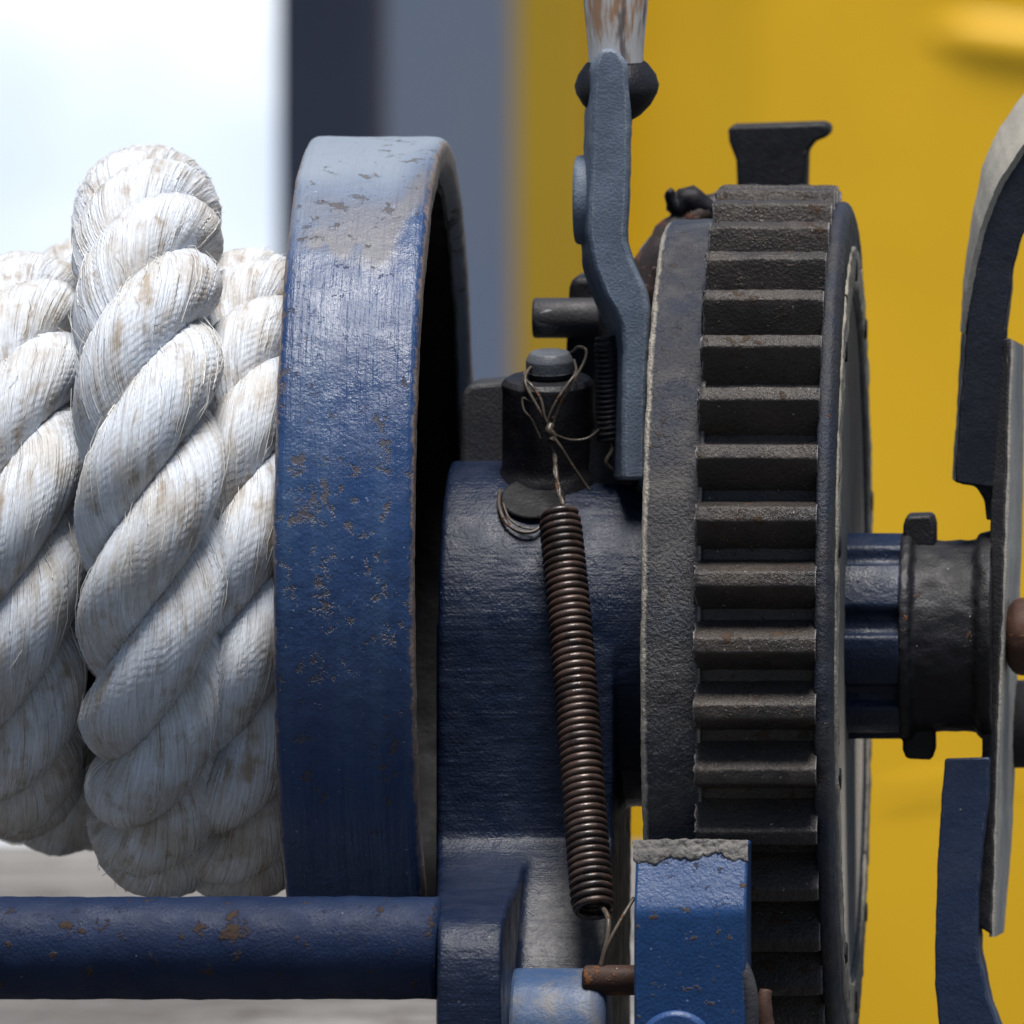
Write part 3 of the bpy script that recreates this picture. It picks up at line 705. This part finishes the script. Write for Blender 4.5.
# pawl arm
pw = thing('pawl', 'dark rusty pawl arm leaning against the back of the gear', 'pawl', P(660, 300, 640))
tube('arm', [P(622, 330, 640), P(648, 282, 645), P(672, 240, 650), P(705, 214, 660), P(760, 200, 680)], 26, iron('rusty_pawl_iron', (.03, .026, .028), (.05, .035, .03), rust_at=.56, rust=(.09, .035, .025)), pw, seg=18, sub=6, rad=[30, 27, 20, 18, 16]); rough(bpy.data.objects['arm'], 18, 9)
tube('claw', [P(668, 190, 640), P(676, 206, 645), P(692, 200, 650), P(716, 214, 655)], 9, m_black, pw, seg=12, sub=6, rad=[4, 10, 15, 9]); rough(bpy.data.objects['claw'], 12, 9)

# stop post behind the gear
sp = thing('stop_post', 'black flat topped stop post rising behind the gear', 'post', (X(770, 860), 860, 0))
o = prism_y('post_body', [(728, 131), (730, 126), (824, 123), (830, 127), (829, 136), (815, 142), (807, 152), (806, 185), (806, 420), (737, 420), (737, 185), (736, 160), (729, 142)], 830, 900, m_black, sp, bev=4)
boxw('post_leg', X(737, 860)+6, X(806, 860)-6, 970, 1030, 0, Z(300, 900), m_black, sp, bev=6)
boxw('post_bracket', X(737, 860)+4, X(806, 860)-4, 868, 1000, Z(410, 900), Z(330, 900), m_black, sp, bev=6)

# ---------------------------------------------------------------- springs and wire
def helix(p0, p1, R0, turns, wr, name, mat, parent, taper=.12):
    p0, p1 = np.array(p0, float), np.array(p1, float); ax = p1-p0; L = np.linalg.norm(ax); ax /= L
    a = np.cross(ax, [0, 1, 0]); a /= np.linalg.norm(a); b = np.cross(ax, a); n = int(turns*26); pts = []
    for i in range(n+1):
        s = i/n; th = 2*math.pi*turns*s
        e = min(s, 1-s)*turns; R = R0*(1-taper*max(0, 1-e/1.6))
        jit = .6*math.sin(i*.013)+.5*math.sin(i*.0071+2)+.25*math.sin(i*.041)
        pts.append(p0+ax*(L*s+jit)+R*(math.cos(th)*a+math.sin(th)*b)+np.array([1.2*math.sin(s*5), 0, 0]))
    return tube(name, pts, wr, mat, parent, seg=9)
sg = thing('tension_spring', 'long brown coil spring hanging in front of the bearing housing', 'spring', P(594, 915, 100))
helix(P(559.5, 514, 305), P(594.5, 912, 92), 18.8, 56, 3.65, 'coil', m_spring, sg)
wr_t = P(551, 432, 285)
tube('upper_hook', [P(561, 520, 305), P(563, 503, 312), P(558, 492, 325), P(556, 470, 345), P(553, 450, 355), P(551, 432, 362)], 2.2, m_wire, sg, seg=8, sub=5)
tube('hook_twist', [P(563, 505, 309), P(560, 497, 318), P(559, 485, 328), P(554, 472, 343), P(556, 458, 350), P(550, 444, 357), P(551, 430, 362)], 1.4, m_wire, sg, seg=8, sub=5)
tube('lower_hook', [P(600, 905, 92), P(608, 918, 70), P(607, 940, 58), P(602, 962, 48), P(598, 975, 48)], 2.8, m_wire, sg, seg=8, sub=5)
tube('lower_hook', [P(634, 898, 85), P(622, 918, 66), P(611, 938, 54), P(604, 955, 48), P(600, 978, 46)], 2.0, m_wire, sg, seg=8, sub=5)
s2 = thing('return_spring', 'small dark coil spring hidden behind the cranked lever', 'spring', P(608, 440, 330))
helix(P(606, 336, 372), P(610, 442, 384), 11, 20, 2.3, 'coil', m_black, s2)
tube('hook', [P(610, 440, 380), P(612, 450, 376), P(606, 462, 372), P(612, 470, 376)], 2.4, m_wire, s2, seg=8, sub=5)
tw = thing('tie_wire', 'thin twisted wire looped round the pin above the long spring', 'wire', P(550, 432, 270))
def wire(pts, r=1.5, dt=86): tube('wire_strand', [P(a, b, c+dt) for a, b, c in pts], r, m_wire, tw, seg=8, sub=6)
wire([(551, 432, 270), (538, 408, 268), (526, 385, 275), (527, 372, 290), (536, 364, 320), (552, 360, 350), (572, 352, 320), (578, 347, 300), (586, 350, 290), (584, 362, 284), (571, 385, 272), (560, 405, 268), (551, 432, 270)], 1.6)
wire([(552, 430, 268), (545, 418, 266), (541, 400, 268), (532, 386, 272), (526, 380, 280), (524, 372, 300)], 1.6)
wire([(552, 434, 266), (548, 422, 266), (556, 402, 264), (568, 384, 268), (576, 372, 280), (574, 360, 300)], 1.5)
wire([(551, 434, 264), (560, 446, 262), (570, 462, 266), (582, 480, 270), (589, 490, 272)], 1.7)
wire([(541, 440, 276), (532, 420, 276), (524, 410, 278), (523, 398, 280), (532, 402, 274), (540, 396, 270)], 1.2)
wire([(553, 434, 272), (570, 440, 280), (588, 438, 285), (602, 426, 290), (610, 410, 300)], 1.4)
tube('knot', [P(551, 425, 354), P(549, 431, 349), P(553, 436, 351), P(551, 441, 349)], 4.2, m_wire, tw, seg=10, sub=5)
for rr_, pl in ((2.0, [(500, 490), (499, 505), (505, 521), (518, 531), (532, 532), (541, 526), (546, 518)]), (1.2, [(503, 503), (509, 518), (521, 527), (533, 529)])):
    wire([(a, b, hubt(b, 8)) for a, b in pl], rr_, 0)

# ---------------------------------------------------------------- latch block at the bottom
LT = -75
lb = thing('latch_block', 'bright blue square block with a grey grease crust on top', 'block', (X(690, LT), LT+60, 0))
pb = [tuple(p) for p in fillet(pz([(100+LT, 840), (40+LT, 842), (32+LT, 855), (6+LT, 900), (LT, 912), (LT, 960)]), [0, 5, 8, 8, 8, 0], 3)]+[(LT, 0), (100+LT, 0)]
o = prism_x('block', pb, X(634, LT), X(746, LT), iron('bright_blue_paint', (.009, .040, .125), (.013, .048, .145), rgh=(.36, .5), gb=.8, lb=.8, wear=(.20, .26, .36), edge_r=5, edge_n=.05, rust=(.06, .04, .03), rust_at=.60, rust_size=16, fleck=.73, fleckc=(.2, .28, .42)), lb, bev=3)
# crust: irregular slab draped over the upper slope
nx, ny = 110, 22; V = []; 
for i in range(nx+1):
    u = i/nx; px = 633+115*u
    edge = 850+3*math.sin(u*6+.6)+8*abs(math.sin(u*8.2+.4))**.55+4*abs(math.sin(u*19+1))**.6+1.5*abs(math.sin(u*41))
    for j in range(ny+1):
        v = j/ny; py = 841+(edge-841)*max(0, (v-.35)/.65) if v > .35 else 841
        if v <= .35: t = LT+98-(98-40)*(v/.35)
        else: t = LT+40-(py-841)*.60
        e = math.sin(math.pi*min(1, max(0, v*.9+.1)))**.4*math.sin(math.pi*min(.97, max(.03, u)))**.25
        h = 3.6*e*(1+.6*float(fbm(np.array([[px, py*1.2, 3.]]), 9, 3)[0])) if v < 1 else -1.5
        x_, y_, z_ = P(px, py, t)
        V.append((x_, y_-.85*h, z_+.5*h))
F = [(i*(ny+1)+j, (i+1)*(ny+1)+j, (i+1)*(ny+1)+j+1, i*(ny+1)+j+1) for i in range(nx) for j in range(ny)]
o = mesh_obj('grease_crust', V, F, m_crust, lb); fixn(o)
m = o.modifiers.new('solid', 'SOLIDIFY'); m.thickness = 2.5*S; m.offset = -1; rough(o, 7, 2)
disc('boss', P(676, 1050, LT), (0, -1, 0), 40, 12, m_blue, lb, bev=5)
rod = tube('cross_rod', [P(583, 980, 50), P(640, 980, 50)], 15, m_rust, lb, seg=24); bevel(rod, 4, 2); rough(rod, 14, 3)
tube('side_ring', [P(728, 962, -60), P(740, 966, -66), P(748, 985, -68), P(751, 1010, -68), P(749, 1040, -66), P(740, 1070, -60)], 8, m_plate, lb, seg=14, sub=5)
tube('rusty_tab', [P(766, 990, 20), P(764, 1005, 16), P(766, 1030, 14), P(770, 1070, 14)], 8, m_rust, lb, seg=12, sub=4, rad=[6, 8, 9, 9]); rough(bpy.data.objects['rusty_tab'], 8, 3)
for o in bpy.data.objects:
    if '_w' in o: del o['_w']
